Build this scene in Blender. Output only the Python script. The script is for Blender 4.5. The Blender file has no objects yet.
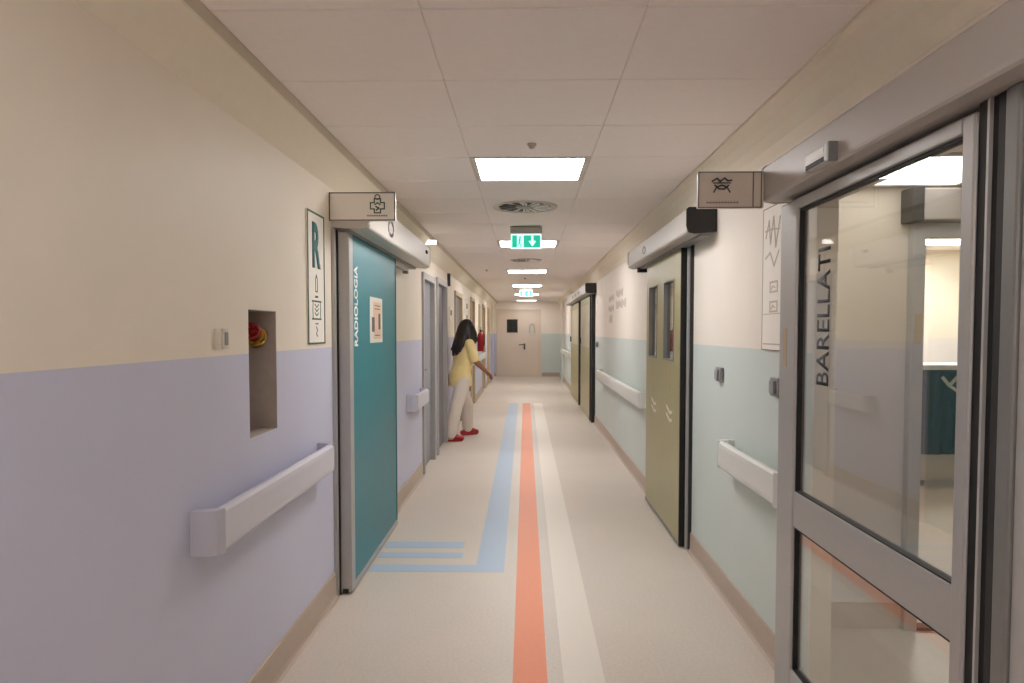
import bpy, bmesh, math, random
from mathutils import Vector, Matrix
random.seed(7)
SC = bpy.context.scene
COL = SC.collection
PI = math.pi

# ------------------------------------------------------------------ materials
def lin(c):
    return tuple((v/255/12.92 if v/255 <= .04045 else ((v/255+.055)/1.055)**2.4) for v in c)

def base_mat(name):
    m = bpy.data.materials.new(name); m.use_nodes = True
    return m, m.node_tree, m.node_tree.nodes['Principled BSDF']

def mat(name, rgb, rough=.5, metal=0., var=.04, scale=30., bump=0., bscale=200., coat=0., spec=.5):
    """procedural paint / plastic / metal: base colour with a slow noise variation"""
    m, nt, b = base_mat(name)
    c = lin(rgb)
    tc = nt.nodes.new('ShaderNodeTexCoord')
    n = nt.nodes.new('ShaderNodeTexNoise'); n.inputs['Scale'].default_value = scale
    n.inputs['Detail'].default_value = 3
    nt.links.new(tc.outputs['Object'], n.inputs['Vector'])
    r = nt.nodes.new('ShaderNodeMix'); r.data_type = 'RGBA'
    r.inputs['A'].default_value = tuple(min(1, v*(1-var)) for v in c)+(1,)
    r.inputs['B'].default_value = tuple(min(1, v*(1+var)) for v in c)+(1,)
    nt.links.new(n.outputs['Fac'], r.inputs['Factor'])
    nt.links.new(r.outputs['Result'], b.inputs['Base Color'])
    b.inputs['Roughness'].default_value = rough
    b.inputs['Metallic'].default_value = metal
    b.inputs['Specular IOR Level'].default_value = spec
    if coat: b.inputs['Coat Weight'].default_value = coat
    if bump:
        n2 = nt.nodes.new('ShaderNodeTexNoise'); n2.inputs['Scale'].default_value = bscale
        nt.links.new(tc.outputs['Object'], n2.inputs['Vector'])
        bp = nt.nodes.new('ShaderNodeBump'); bp.inputs['Strength'].default_value = bump
        bp.inputs['Distance'].default_value = .002
        nt.links.new(n2.outputs['Fac'], bp.inputs['Height'])
        nt.links.new(bp.outputs['Normal'], b.inputs['Normal'])
    return m

def wall_mat(name, upper, lower, zline=1.337):
    """two-tone wall paint: cream above a painted dado"""
    m, nt, b = base_mat(name)
    tc = nt.nodes.new('ShaderNodeTexCoord')
    sep = nt.nodes.new('ShaderNodeSeparateXYZ'); nt.links.new(tc.outputs['Object'], sep.inputs[0])
    gt = nt.nodes.new('ShaderNodeMath'); gt.operation = 'GREATER_THAN'; gt.inputs[1].default_value = zline
    nt.links.new(sep.outputs['Z'], gt.inputs[0])
    mx = nt.nodes.new('ShaderNodeMix'); mx.data_type = 'RGBA'
    mx.inputs['A'].default_value = lin(lower)+(1,); mx.inputs['B'].default_value = lin(upper)+(1,)
    nt.links.new(gt.outputs[0], mx.inputs['Factor'])
    n = nt.nodes.new('ShaderNodeTexNoise'); n.inputs['Scale'].default_value = 3; n.inputs['Detail'].default_value = 5
    nt.links.new(tc.outputs['Object'], n.inputs['Vector'])
    mr = nt.nodes.new('ShaderNodeMapRange'); mr.inputs['To Min'].default_value = .96; mr.inputs['To Max'].default_value = 1.04
    nt.links.new(n.outputs['Fac'], mr.inputs['Value'])
    ml = nt.nodes.new('ShaderNodeVectorMath'); ml.operation = 'SCALE'
    nt.links.new(mx.outputs['Result'], ml.inputs[0]); nt.links.new(mr.outputs['Result'], ml.inputs['Scale'])
    nt.links.new(ml.outputs['Vector'], b.inputs['Base Color'])
    b.inputs['Roughness'].default_value = .5
    n2 = nt.nodes.new('ShaderNodeTexNoise'); n2.inputs['Scale'].default_value = 120
    nt.links.new(tc.outputs['Object'], n2.inputs['Vector'])
    bp = nt.nodes.new('ShaderNodeBump'); bp.inputs['Strength'].default_value = .12; bp.inputs['Distance'].default_value = .002
    nt.links.new(n2.outputs['Fac'], bp.inputs['Height']); nt.links.new(bp.outputs['Normal'], b.inputs['Normal'])
    return m

def floor_mat():
    m, nt, b = base_mat('vinyl floor')
    tc = nt.nodes.new('ShaderNodeTexCoord')
    n1 = nt.nodes.new('ShaderNodeTexNoise'); n1.inputs['Scale'].default_value = 70; n1.inputs['Detail'].default_value = 6
    n2 = nt.nodes.new('ShaderNodeTexNoise'); n2.inputs['Scale'].default_value = 1.6; n2.inputs['Detail'].default_value = 4
    for n in (n1, n2): nt.links.new(tc.outputs['Object'], n.inputs['Vector'])
    cr = nt.nodes.new('ShaderNodeValToRGB')
    cr.color_ramp.elements[0].position = .3; cr.color_ramp.elements[0].color = lin((208, 197, 184))+(1,)
    cr.color_ramp.elements[1].position = .7; cr.color_ramp.elements[1].color = lin((218, 209, 198))+(1,)
    nt.links.new(n1.outputs['Fac'], cr.inputs['Fac'])
    mr = nt.nodes.new('ShaderNodeMapRange'); mr.inputs['To Min'].default_value = .93; mr.inputs['To Max'].default_value = 1.06
    nt.links.new(n2.outputs['Fac'], mr.inputs['Value'])
    ml = nt.nodes.new('ShaderNodeVectorMath'); ml.operation = 'SCALE'
    nt.links.new(cr.outputs['Color'], ml.inputs[0]); nt.links.new(mr.outputs['Result'], ml.inputs['Scale'])
    nt.links.new(ml.outputs['Vector'], b.inputs['Base Color'])
    b.inputs['Roughness'].default_value = .42
    return m

def glass_mat(name, tint=(1, 1, 1), gloss_rough=.01, ior=1.5):
    """clear pane: transparent plus a Fresnel reflection on each face"""
    m = bpy.data.materials.new(name); m.use_nodes = True
    nt = m.node_tree; nt.nodes.clear()
    out = nt.nodes.new('ShaderNodeOutputMaterial')
    tr = nt.nodes.new('ShaderNodeBsdfTransparent'); tr.inputs[0].default_value = tint+(1,)
    gl = nt.nodes.new('ShaderNodeBsdfGlossy'); gl.inputs['Roughness'].default_value = gloss_rough
    gl.inputs['Color'].default_value = (1, 1, 1, 1)
    fr = nt.nodes.new('ShaderNodeFresnel')
    ge = nt.nodes.new('ShaderNodeNewGeometry'); mi = nt.nodes.new('ShaderNodeMapRange')   # same reflectance from either face
    mi.inputs['To Min'].default_value = ior; mi.inputs['To Max'].default_value = 1/ior
    nt.links.new(ge.outputs['Backfacing'], mi.inputs['Value']); nt.links.new(mi.outputs['Result'], fr.inputs['IOR'])
    mx = nt.nodes.new('ShaderNodeMixShader')
    nt.links.new(fr.outputs[0], mx.inputs[0]); nt.links.new(tr.outputs[0], mx.inputs[1]); nt.links.new(gl.outputs[0], mx.inputs[2])
    nt.links.new(mx.outputs[0], out.inputs[0])
    return m

def emit_mat(name, rgb, strength):
    m, nt, b = base_mat(name)
    b.inputs['Base Color'].default_value = lin(rgb)+(1,)
    b.inputs['Emission Color'].default_value = lin(rgb)+(1,)
    b.inputs['Emission Strength'].default_value = strength
    return m

LAMP = 17.0
M = dict(
    wl=wall_mat('wall paint cream over lilac', (238, 229, 213), (204, 206, 227)),
    wr=wall_mat('wall paint cream over mint', (240, 232, 221), (207, 218, 214)),
    wv=wall_mat('vestibule paint', (226, 216, 200), (214, 208, 206)),
    floor=floor_mat(),
    base=mat('skirting vinyl', (188, 171, 156), .5, var=.06),
    tile=mat('mineral ceiling tile', (246, 239, 235), .9, var=.03, bump=.25, bscale=260),
    grid=mat('ceiling grid', (214, 202, 194), .7),
    cove=mat('cove paint', (238, 229, 210), .6, var=.03),
    coveshade=mat('cove edge shade tone', (208, 198, 180), .7),  # darker tone stands for shade along the left ceiling edge
    alu=mat('brushed aluminium', (182, 181, 180), .4, .35, var=.05, scale=60),
    alud=mat('grey anodised profile', (134, 134, 133), .42, .3, var=.05),
    alul=mat('light grey profile', (190, 190, 188), .45, .3),
    black=mat('black rubber', (14, 14, 15), .6),
    dark=mat('dark end cap', (36, 36, 37), .55),
    whitep=mat('white lacquered casing', (208, 202, 194), .4, var=.02),
    greyp=mat('grey casing', (176, 170, 164), .42, var=.02),
    rail=mat('handrail vinyl', (212, 212, 222), .38, var=.02),
    railcap=mat('handrail end cap', (196, 197, 210), .4, var=.02),
    railw=mat('handrail vinyl white', (222, 224, 220), .38, var=.02),
    bracket=mat('handrail bracket grey', (150, 152, 156), .5),
    teal=mat('teal door laminate', (6, 120, 132), .35, var=.05, scale=6, spec=.3),
    olive=mat('olive door laminate', (160, 154, 106), .32, var=.05, scale=6),
    leafup=mat('pale olive laminate', (186, 180, 156), .35),
    glass=glass_mat('door glass', (.94, .95, .94), ior=1.52),
    paneg=glass_mat('window glass', (.72, .73, .68), ior=1.5),
    white=mat('white print', (232, 236, 234), .5),
    sign=mat('sign face', (250, 245, 236), .45, var=.02),
    signg=mat('grey sign face', (216, 206, 194), .45, var=.02),
    signedge=mat('sign edge', (110, 104, 98), .5),
    green=mat('dark green print', (52, 92, 70), .5),
    tealp=mat('teal print', (34, 112, 112), .5),
    inkg=mat('grey print', (140, 132, 124), .6),
    inkp=mat('pale grey print', (206, 196, 186), .6),
    ink=mat('dark print', (66, 66, 66), .5),
    inkblue=mat('dark blue grey lettering', (48, 54, 66), .5),
    switch=mat('switch plastic', (224, 216, 204), .4),
    switchg=mat('grey switch plastic', (146, 146, 146), .45),
    niche=mat('bare plaster', (176, 166, 158), .85, var=.12, bump=.4, bscale=60),
    red=mat('red paint', (156, 18, 26), .35),
    brass=mat('brass', (172, 132, 60), .35, .9),
    doorg=mat('grey door', (150, 152, 160), .45, var=.03),
    doord=mat('dark grey door', (124, 122, 130), .45, var=.03),
    dframe=mat('door frame metal', (172, 170, 168), .4, .2),
    doorc=mat('cream door', (226, 212, 196), .45, var=.03),
    framet=mat('tan frame', (190, 170, 140), .5),
    darkglass=mat('dark window', (24, 30, 26), .12),
    orange=mat('orange floor vinyl', (238, 142, 98), .45, var=.06, scale=50),
    stripew=mat('off white floor vinyl', (232, 224, 212), .45, var=.04, scale=50),
    blue=mat('pale blue floor vinyl', (176, 196, 216), .45, var=.05, scale=50),
    paper=mat('paper', (214, 210, 200), .7, var=.04),
    paperp=mat('peach paper print', (212, 184, 160), .7, var=.1),
    lamp=emit_mat('lamp diffuser', (255, 250, 249), LAMP),
    lampdim=emit_mat('dimmed lamp diffuser', (255, 250, 249), LAMP*.36),  # overhead and end lamps weakened to set the brightness around them
    lampv=emit_mat('vestibule lamp diffuser', (255, 250, 244), 2.2),
    lampfill=emit_mat('added vestibule fill diffuser', (255, 250, 244), 6.0),
    lampf=emit_mat('far room lamp diffuser', (255, 250, 244), 40.0),
    emer=emit_mat('emergency lamp lens', (255, 250, 240), 2.2),
    exitg=emit_mat('exit sign green', (22, 178, 146), .75),
    exitw=emit_mat('exit sign white', (206, 255, 244), .9),
    cloth=mat('dark blue drape', (16, 26, 46), .85, var=.2, scale=12),
    skin=mat('skin', (150, 98, 72), .5, var=.06),
    hair=mat('dark hair', (24, 15, 14), .5, var=.4, scale=60),
    tunic=mat('yellow tunic cotton', (238, 217, 154), .85, var=.06, scale=18, bump=.2, bscale=90),
    trouser=mat('white trouser cotton', (222, 212, 200), .85, var=.05, scale=18, bump=.2, bscale=90),
    clog=mat('red clog', (158, 20, 28), .4),
    lip=mat('lips', (150, 70, 66), .5),
    eye=mat('eye', (235, 232, 226), .3),
)

# ------------------------------------------------------------------ mesh builder
class MB:
    def __init__(s): s.bm = bmesh.new()
    def box(s, x0, x1, y0, y1, z0, z1, bev=0., seg=2):
        r = bmesh.ops.create_cube(s.bm, size=1)
        vs = r['verts']
        for v in vs:
            v.co = Vector(((x0+x1)/2+v.co.x*(x1-x0), (y0+y1)/2+v.co.y*(y1-y0), (z0+z1)/2+v.co.z*(z1-z0)))
        if bev:
            es = {e for v in vs for e in v.link_edges}
            bmesh.ops.bevel(s.bm, geom=list(es), offset=bev, segments=seg, affect='EDGES', profile=.5)
        return s
    def prism(s, pts, axis, a, b):
        """extrude a closed polygon along an axis; pts are in the two other axes in order"""
        def P(p, t):
            return {'X': (t, p[0], p[1]), 'Y': (p[0], t, p[1]), 'Z': (p[0], p[1], t)}[axis]
        va = [s.bm.verts.new(P(p, a)) for p in pts]; vb = [s.bm.verts.new(P(p, b)) for p in pts]
        n = len(pts)
        s.bm.faces.new(va); s.bm.faces.new(vb[::-1])
        for i in range(n): s.bm.faces.new((va[i], vb[i], vb[(i+1) % n], va[(i+1) % n]))
        return s
    def tube(s, pts, rad, n=12, caps=True):
        pts = [Vector(p) for p in pts]
        rad = rad if isinstance(rad, (list, tuple)) else [rad]*len(pts)
        rings = []; ref = None
        for i, p in enumerate(pts):
            d = (pts[min(i+1, len(pts)-1)]-pts[max(i-1, 0)]).normalized()
            if ref is None: ref = d.orthogonal().normalized()
            u = (ref-d*ref.dot(d)).normalized(); ref = u
            w = d.cross(u)
            rings.append([s.bm.verts.new(p+(u*math.cos(2*PI*k/n)+w*math.sin(2*PI*k/n))*rad[i]) for k in range(n)])
        for a, b in zip(rings, rings[1:]):
            for k in range(n): s.bm.faces.new((a[k], a[(k+1) % n], b[(k+1) % n], b[k]))
        if caps: s.bm.faces.new(rings[0][::-1]); s.bm.faces.new(rings[-1])
        return s
    def ring(s, c, normal, R, r, n=28, m=8):
        c = Vector(c); nn = Vector(normal).normalized(); u = nn.orthogonal().normalized(); w = nn.cross(u)
        rows = []
        for i in range(n):
            d = u*math.cos(2*PI*i/n)+w*math.sin(2*PI*i/n)
            rows.append([s.bm.verts.new(c+d*(R+r*math.cos(2*PI*k/m))+nn*r*math.sin(2*PI*k/m)) for k in range(m)])
        for i in range(n):
            for k in range(m):
                s.bm.faces.new((rows[i][k], rows[(i+1) % n][k], rows[(i+1) % n][(k+1) % m], rows[i][(k+1) % m]))
        return s
    def ball(s, c, r, sc=(1, 1, 1), rot=None, seg=16):
        q = bmesh.ops.create_uvsphere(s.bm, u_segments=seg, v_segments=max(6, seg//2), radius=1)
        for v in q['verts']:
            p = Vector((v.co.x*sc[0]*r, v.co.y*sc[1]*r, v.co.z*sc[2]*r))
            if rot is not None: p = rot @ p
            v.co = p+Vector(c)
        return s
    def poly(s, pts, thick=.001, normal=None):
        """flat closed polygon in space, given a little thickness along its normal"""
        pts = [Vector(p) for p in pts]
        n = Vector(normal).normalized() if normal else (pts[1]-pts[0]).cross(pts[2]-pts[0]).normalized()
        a = [s.bm.verts.new(p) for p in pts]; b = [s.bm.verts.new(p+n*thick) for p in pts]
        k = len(pts)
        s.bm.faces.new(a[::-1]); s.bm.faces.new(b)
        for i in range(k): s.bm.faces.new((a[i], a[(i+1) % k], b[(i+1) % k], b[i]))
        return s
    def build(s, name, m, parent=None, smooth=False, recalc=True):
        if recalc: bmesh.ops.recalc_face_normals(s.bm, faces=s.bm.faces[:])
        me = bpy.data.meshes.new(name)
        if parent is not None:
            inv = Vector(parent.location) if parent.type == 'EMPTY' else Vector(parent['_o'])
            bmesh.ops.translate(s.bm, verts=s.bm.verts[:], vec=-inv)
        s.bm.to_mesh(me); s.bm.free()
        o = bpy.data.objects.new(name, me); COL.objects.link(o)
        me.materials.append(m if not isinstance(m, str) else M[m])
        if smooth:
            for p in me.polygons: p.use_smooth = True
        if parent is not None:
            o.parent = parent; o['_o'] = tuple(inv)
        else: o['_o'] = (0., 0., 0.)
        return o

def thing(name, label, cat, loc, group=None):
    o = bpy.data.objects.new(name, None); COL.objects.link(o)
    o.location = loc; o.empty_display_size = .1
    o['label'] = label; o['category'] = cat
    o['kind'] = 'structure' if name == 'door_jamb' else 'thing'
    if group: o['group'] = group
    return o
def tag(o, label, cat, group=None):
    o['kind'] = 'thing'; o['label'] = label; o['category'] = cat
    if group: o['group'] = group
    return o
def struct(mb, name, m, parent=None):
    o = mb.build(name, m, parent)
    if parent is None: o['kind'] = 'structure'
    return o
def label(o, t): o['label'] = t; return o

def text_shape(s, origin, u, v, w, h, depth=.0015, mb=None, offset=0.0):
    """lettering as a shallow solid: glyph outlines fitted into a w x h field along u (baseline) and v (up)"""
    cu = bpy.data.curves.new('lettering', 'FONT'); cu.body = s; cu.offset = offset
    cu.resolution_u = 4
    ob = bpy.data.objects.new('lettering', cu); COL.objects.link(ob)
    dg = bpy.context.evaluated_depsgraph_get(); dg.update()
    me = bpy.data.meshes.new_from_object(ob.evaluated_get(dg))
    bpy.data.objects.remove(ob); bpy.data.curves.remove(cu)
    xs = [q.co.x for q in me.vertices]; ys = [q.co.y for q in me.vertices]
    x0, x1, y0, y1 = min(xs), max(xs), min(ys), max(ys)
    u = Vector(u); v = Vector(v); n = u.cross(v)
    mb = mb or MB()
    bm = bmesh.new(); bm.from_mesh(me)
    ex = bmesh.ops.extrude_face_region(bm, geom=bm.faces[:])
    top = {q for q in ex['geom'] if isinstance(q, bmesh.types.BMVert)}
    for q in bm.verts:
        a = (q.co.x-x0)/(x1-x0)*w; b = (q.co.y-y0)/(y1-y0)*h
        q.co = Vector(origin)+u*a+v*b+n*(depth if q in top else 0)
    t = bpy.data.meshes.new('t'); bm.to_mesh(t); bm.free()
    mb.bm.from_mesh(t); bpy.data.meshes.remove(t); bpy.data.meshes.remove(me)
    return mb

# planes seen from the corridor: (origin, u = reader's right, v = up)
def on_left(x):      # wall facing +X
    return lambda y, z: Vector((x, y, z)), Vector((0, 1, 0)), Vector((0, 0, 1)), Vector((1, 0, 0))
def rect(mb, f, n, a0, a1, b0, b1, t=.0015):
    mb.poly([f(a0, b0), f(a1, b0), f(a1, b1), f(a0, b1)], t, n); return mb
def stroke(mb, f, n, pts, w, t=.0015):
    """a polyline mark of width w in a plane"""
    for (a0, b0), (a1, b1) in zip(pts, pts[1:]):
        d = Vector((a1-a0, b1-b0)); L = d.length
        if L < 1e-6: continue
        d /= L; p = Vector((-d.y, d.x))*w/2; e = d*w*.35
        q = [(a0-e.x+p.x, b0-e.y+p.y), (a0-e.x-p.x, b0-e.y-p.y), (a1+e.x-p.x, b1+e.y-p.y), (a1+e.x+p.x, b1+e.y+p.y)]
        mb.poly([f(*c) for c in q], t, n)
    return mb
def outline(mb, f, n, a0, a1, b0, b1, w, t=.0015):
    rect(mb, f, n, a0, a1, b0, b0+w, t); rect(mb, f, n, a0, a1, b1-w, b1, t)
    rect(mb, f, n, a0, a0+w, b0+w, b1-w, t); rect(mb, f, n, a1-w, a1, b0+w, b1-w, t)
    return mb

# ------------------------------------------------------------------ camera
cd = bpy.data.cameras.new('camera'); cam = bpy.data.objects.new('camera', cd); COL.objects.link(cam)
cam.location = (0, 0, 1.42)
cam.rotation_euler = (PI/2-math.radians(2.4929), 0, math.radians(1.0902))
cd.sensor_fit = 'HORIZONTAL'; cd.sensor_width = 36; cd.lens = 735/1024*36
cd.shift_y = 21.5/1024
cd.clip_start = .05
SC.camera = cam

# ------------------------------------------------------------------ setting
XL, XR, H = -1.02, 1.07, 2.34
Y0, Y1 = -3.4, 23.0
WT = .075                      # wall thickness on the right
LW = .16
floor = struct(MB().box(-1.4, 5.2, Y0-.2, Y1+.2, -.12, 0), 'floor', 'floor')

def wall_run(xa, xb, openings, y0, y1, top, mb=None):
    """wall along the corridor with rectangular openings (y0, y1, z0, z1)"""
    mb = mb or MB(); y = y0
    for (a, b, z0, z1) in sorted(openings):
        if a > y: mb.box(xa, xb, y, a, 0, top)
        if z0 > 0: mb.box(xa, xb, a, b, 0, z0)
        if z1 < top: mb.box(xa, xb, a, b, z1, top)
        y = b
    mb.box(xa, xb, y, y1, 0, top)
    return mb
NI = (2.685, 2.985, 1.022, 1.50)          # niche in the left wall
hinged = [(7.22, 8.08, 0, 1.955), (8.36, 9.34, 0, 1.985), (10.5, 11.6, 0, 1.95), (13.5, 14.4, 0, 2.0), (17.2, 18.1, 0, 2.0), (19.2, 20.1, 0, 2.0)]
wl = struct(wall_run(XL-LW, XL, [NI]+hinged, Y0, Y1, 2.42), 'wall_left', 'wl')
n = MB()
n.box(XL-.26, XL-.2, NI[0]-.02, NI[1]+.02, NI[2]-.02, NI[3]+.02)
n.box(XL-.2, XL-.001, NI[0]-.012, NI[0]+.002, NI[2]-.012, NI[3]+.012).box(XL-.2, XL-.001, NI[1]-.002, NI[1]+.012, NI[2]-.012, NI[3]+.012)
n.box(XL-.2, XL-.001, NI[0], NI[1], NI[2]-.012, NI[2]+.002).box(XL-.2, XL-.001, NI[0], NI[1], NI[3]-.002, NI[3]+.012)
label(n.build('niche', 'niche', wl), 'bare grey plaster recess')
GD = (1.40, 2.76, 0, 1.90)                # glass door opening
OD = (4.90, 5.95, 0, 1.95)                # olive door opening
wr = struct(wall_run(XR, XR+WT, [GD, OD], Y0, Y1, 2.42), 'wall_right', 'wr')
# end wall: lilac dado left of the door, mint right of it
e = MB().box(-1.2, -.93, Y1, Y1+.16, 0, 2.42)
struct(e, 'wall_end_left', 'wl')
struct(MB().box(-.93, 1.25, Y1, Y1+.16, 2.11, 2.42).box(.47, 1.25, Y1, Y1+.16, 0, 2.11), 'wall_end_right', 'wr')
struct(MB().box(-1.2, 1.25, Y0-.16, Y0, 0, 2.42), 'wall_back', 'wl')
# shallow pilasters where the far corridor narrows
struct(MB().box(XL-.02, XL+.05, 21.6, 22.0, 0, 2.42), 'wall_pilaster_left', 'wl')
struct(MB().box(XR-.05, XR+.02, 20.8, 21.4, 0, 2.42), 'wall_pilaster_right', 'wr')

# skirtings, coved at the foot
def skirt(name, side, runs, h):
    mb = MB(); x = XL if side < 0 else XR; d = -side
    for a, b in runs:
        prof = [(x, 0), (x+d*.03, 0), (x+d*.016, .006), (x+d*.010, .02), (x+d*.008, h-.004), (x+d*.004, h), (x, h)]
        mb.prism(prof, 'Y', a, b)
    o = mb.build(name, 'base'); o['kind'] = 'structure'
skirt('baseboard_left', -1, [(Y0, 7.15), (9.42, 10.42), (11.68, 13.42), (14.48, 17.12), (18.18, 19.12), (20.18, 21.6)], .135)
skirt('baseboard_right', 1, [(Y0, 1.3), (2.80, 20.8)], .12)
bb = MB(); bb.box(-1.0, -.95, Y1-.012, Y1, 0, .12).box(.50, 1.06, Y1-.012, Y1, 0, .12)
o = bb.build('baseboard_end', 'base'); o['kind'] = 'structure'

# suspended ceiling: mineral tiles on a grid
TX = [-.912, -.302, .344, .965]
RY = 3.94; RP = .6
lights_y = [RY+3.6*k for k in range(-2, 6)]
c = MB(); k0 = int(math.ceil((Y0-RY)/RP)); k1 = int((Y1-RY)/RP)
rows = [Y0]+[RY+RP*k for k in range(k0, k1+1)]+[Y1]
g = .003
for a, b in zip(rows, rows[1:]):
    if b-a < .03: continue
    for i in range(3):
        if i == 1 and any(abs(a-ly) < .05 for ly in lights_y): continue
        c.box(TX[i]+.0005, TX[i+1]-.0005, a+.0035, b-.0035, H, H+.02, .003, 1)
struct(c, 'ceiling', 'tile')
gr = MB()
for x in TX: gr.box(x-.012, x+.012, Y0, Y1, H+.006, H+.03)
for y in rows: gr.box(TX[0], TX[-1], y-.012, y+.012, H+.006, H+.03)
struct(gr, 'trim_1', 'grid')
struct(MB().box(-1.3, 1.3, Y0-.2, Y1+.2, 2.42, 2.5), 'ceiling_slab', 'tile')
# coves between tile edge and walls
struct(MB().prism([(-.912, 2.36), (-.912, 2.335), (-.918, 2.297), (-.95, 2.297), (-.95, 2.36)], 'Y', Y0, Y1), 'trim_shade_2', 'coveshade')  # left edge strip, its shading painted in as a greyer colour
struct(MB().prism([(-.917, 2.299), (-.985, 2.205), (-1.019, 2.165), (-1.06, 2.165), (-1.06, 2.36), (-.917, 2.36)], 'Y', Y0, Y1), 'trim_3', 'cove')
arc = [(.966, 2.332), (.972, 2.328), (.985, 2.32), (1.01, 2.294), (1.035, 2.256), (1.055, 2.215), (1.069, 2.165)]
struct(MB().prism(arc+[(1.11, 2.165), (1.11, 2.36), (.966, 2.36)], 'Y', Y0, Y1), 'trim_4', 'cove')

# ------------------------------------------------------------------ floor markings
def inlay(name, polys, m, lab):
    mb = MB()
    for p in polys: mb.poly([(x, y, 0) for x, y in p], .0012, (0, 0, 1))
    return tag(mb.build(name, m), lab, 'floor marking', 'coloured guide stripes on the floor')
SY = 14.45
inlay('guide_stripe', [[(-.048, Y0), (.090, Y0), (.086, SY), (-.062, SY)]], 'orange', 'wide orange guide stripe down the middle of the corridor floor')
inlay('guide_stripe', [[(.158, Y0), (.324, Y0), (.320, SY), (.150, SY)]], 'stripew', 'off white guide stripe on the floor right of the orange one')
inlay('guide_stripe', [[(-.300, 4.27), (-.130, 4.27), (-.155, SY), (-.33, SY)], [(-.93, 4.27), (-.30, 4.27), (-.30, 4.40), (-.93, 4.40)],
                       [(-.93, 4.535), (-.40, 4.535), (-.40, 4.645), (-.93, 4.645)], [(-.93, 4.745), (-.41, 4.745), (-.41, 4.885), (-.93, 4.885)]],
      'blue', 'pale blue guide stripe turning with three bars toward the teal door')

# ------------------------------------------------------------------ ceiling fittings
ordinal = {0: 'nearest bright square ceiling light, just before the round air vent', 1: 'square ceiling light behind the nearer exit sign',
           2: 'third square ceiling light down the corridor, past the nearer exit sign', 3: 'square ceiling light just before the farther exit sign',
           4: 'square ceiling light behind the farther exit sign', 5: 'farthest square ceiling light, close to the end wall',
           -1: 'dimmer square ceiling light above the camera, out of the picture', -2: 'square ceiling light behind the camera, out of the picture'}
for k in range(-2, 6):
    y = RY+3.6*k
    t = thing('ceiling_light', ordinal[k], 'ceiling light', (.021, y+.3, H), 'square ceiling lights')
    f = MB(); x0, x1 = TX[1]+.006, TX[2]-.006; a, b = y+.006, y+.594; w = .026
    f.box(x0, x1, a, a+w/2, H-.004, H+.02).box(x0, x1, b-w/2, b, H-.004, H+.02)
    f.box(x0, x0+w, a+w/2, b-w/2, H-.004, H+.02).box(x1-w, x1, a+w/2, b-w/2, H-.004, H+.02)
    f.build('frame', 'whitep', t)
    MB().box(x0+w, x1-w, a+w/2, b-w/2, H-.001, H+.012).build('diffuser', 'lampdim' if k in (-1, 5) else 'lamp', t)

def air_vent(x, y, R, lab):
    t = thing('air_vent', lab, 'air vent', (x, y, H), 'round ceiling air vents')
    p = MB(); n_ = 40
    p.prism([(x+R*math.cos(2*PI*i/n_), y+R*math.sin(2*PI*i/n_)) for i in range(n_)], 'Z', H-.006, H+.002)
    p.ring((x, y, H-.006), (0, 0, 1), R-.008, .008, 40, 6)
    p.build('plate', 'whitep', t)
    for i in range(12):
        a = 2*PI*i/12+.13; r0, r1 = R*.30, R*.80
        d = Vector((math.cos(a), math.sin(a), 0)); q = Vector((-d.y, d.x, 0))
        s_ = MB(); o_ = Vector((x, y, H-.0062))
        s_.poly([o_+d*r0+q*.012, o_+d*r0-q*.012, o_+d*r1-q*.030, o_+d*r1+q*.030], -.002, (0, 0, 1))
        s_.build('slot', 'dark', t)
        v_ = MB(); u1 = q*.022+Vector((0, 0, -.012))
        v_.poly([o_+d*r0-q*.012, o_+d*r1-q*.030, o_+d*r1-q*.030+u1, o_+d*r0-q*.012+u1*.6], .002)
        v_.build('vane', 'white', t)
    MB().tube([(x, y, H-.006), (x, y, H-.014), (x, y, H-.016)], [R*.22, R*.22, R*.12], 20).build('hub', 'greyp', t)
air_vent(-.008, 5.47, .24, 'round swirl air vent in the ceiling between the nearest light and exit sign')
air_vent(.0, 9.57, .2, 'smaller looking round air vent in the ceiling past the nearer exit sign')
def detector(x, y, lab):
    t = thing('smoke_detector', lab, 'smoke detector', (x, y, H), 'ceiling smoke detectors')
    MB().tube([(x, y, H+.003), (x, y, H-.008), (x, y, H-.01)], [.022, .022, .018], 18).build('base', 'greyp', t)
    MB().tube([(x, y, H-.01), (x, y, H-.02), (x, y, H-.024)], [.015, .013, .006], 16).build('head', 'greyp', t)
detector(.028, 3.66, 'tiny round detector in the ceiling tile just before the nearest light')
detector(-.589, 11.1, 'small round detector in the far ceiling left of the lights')
detector(-.02, 12.8, 'small round detector in the far ceiling midway between lights')

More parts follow.
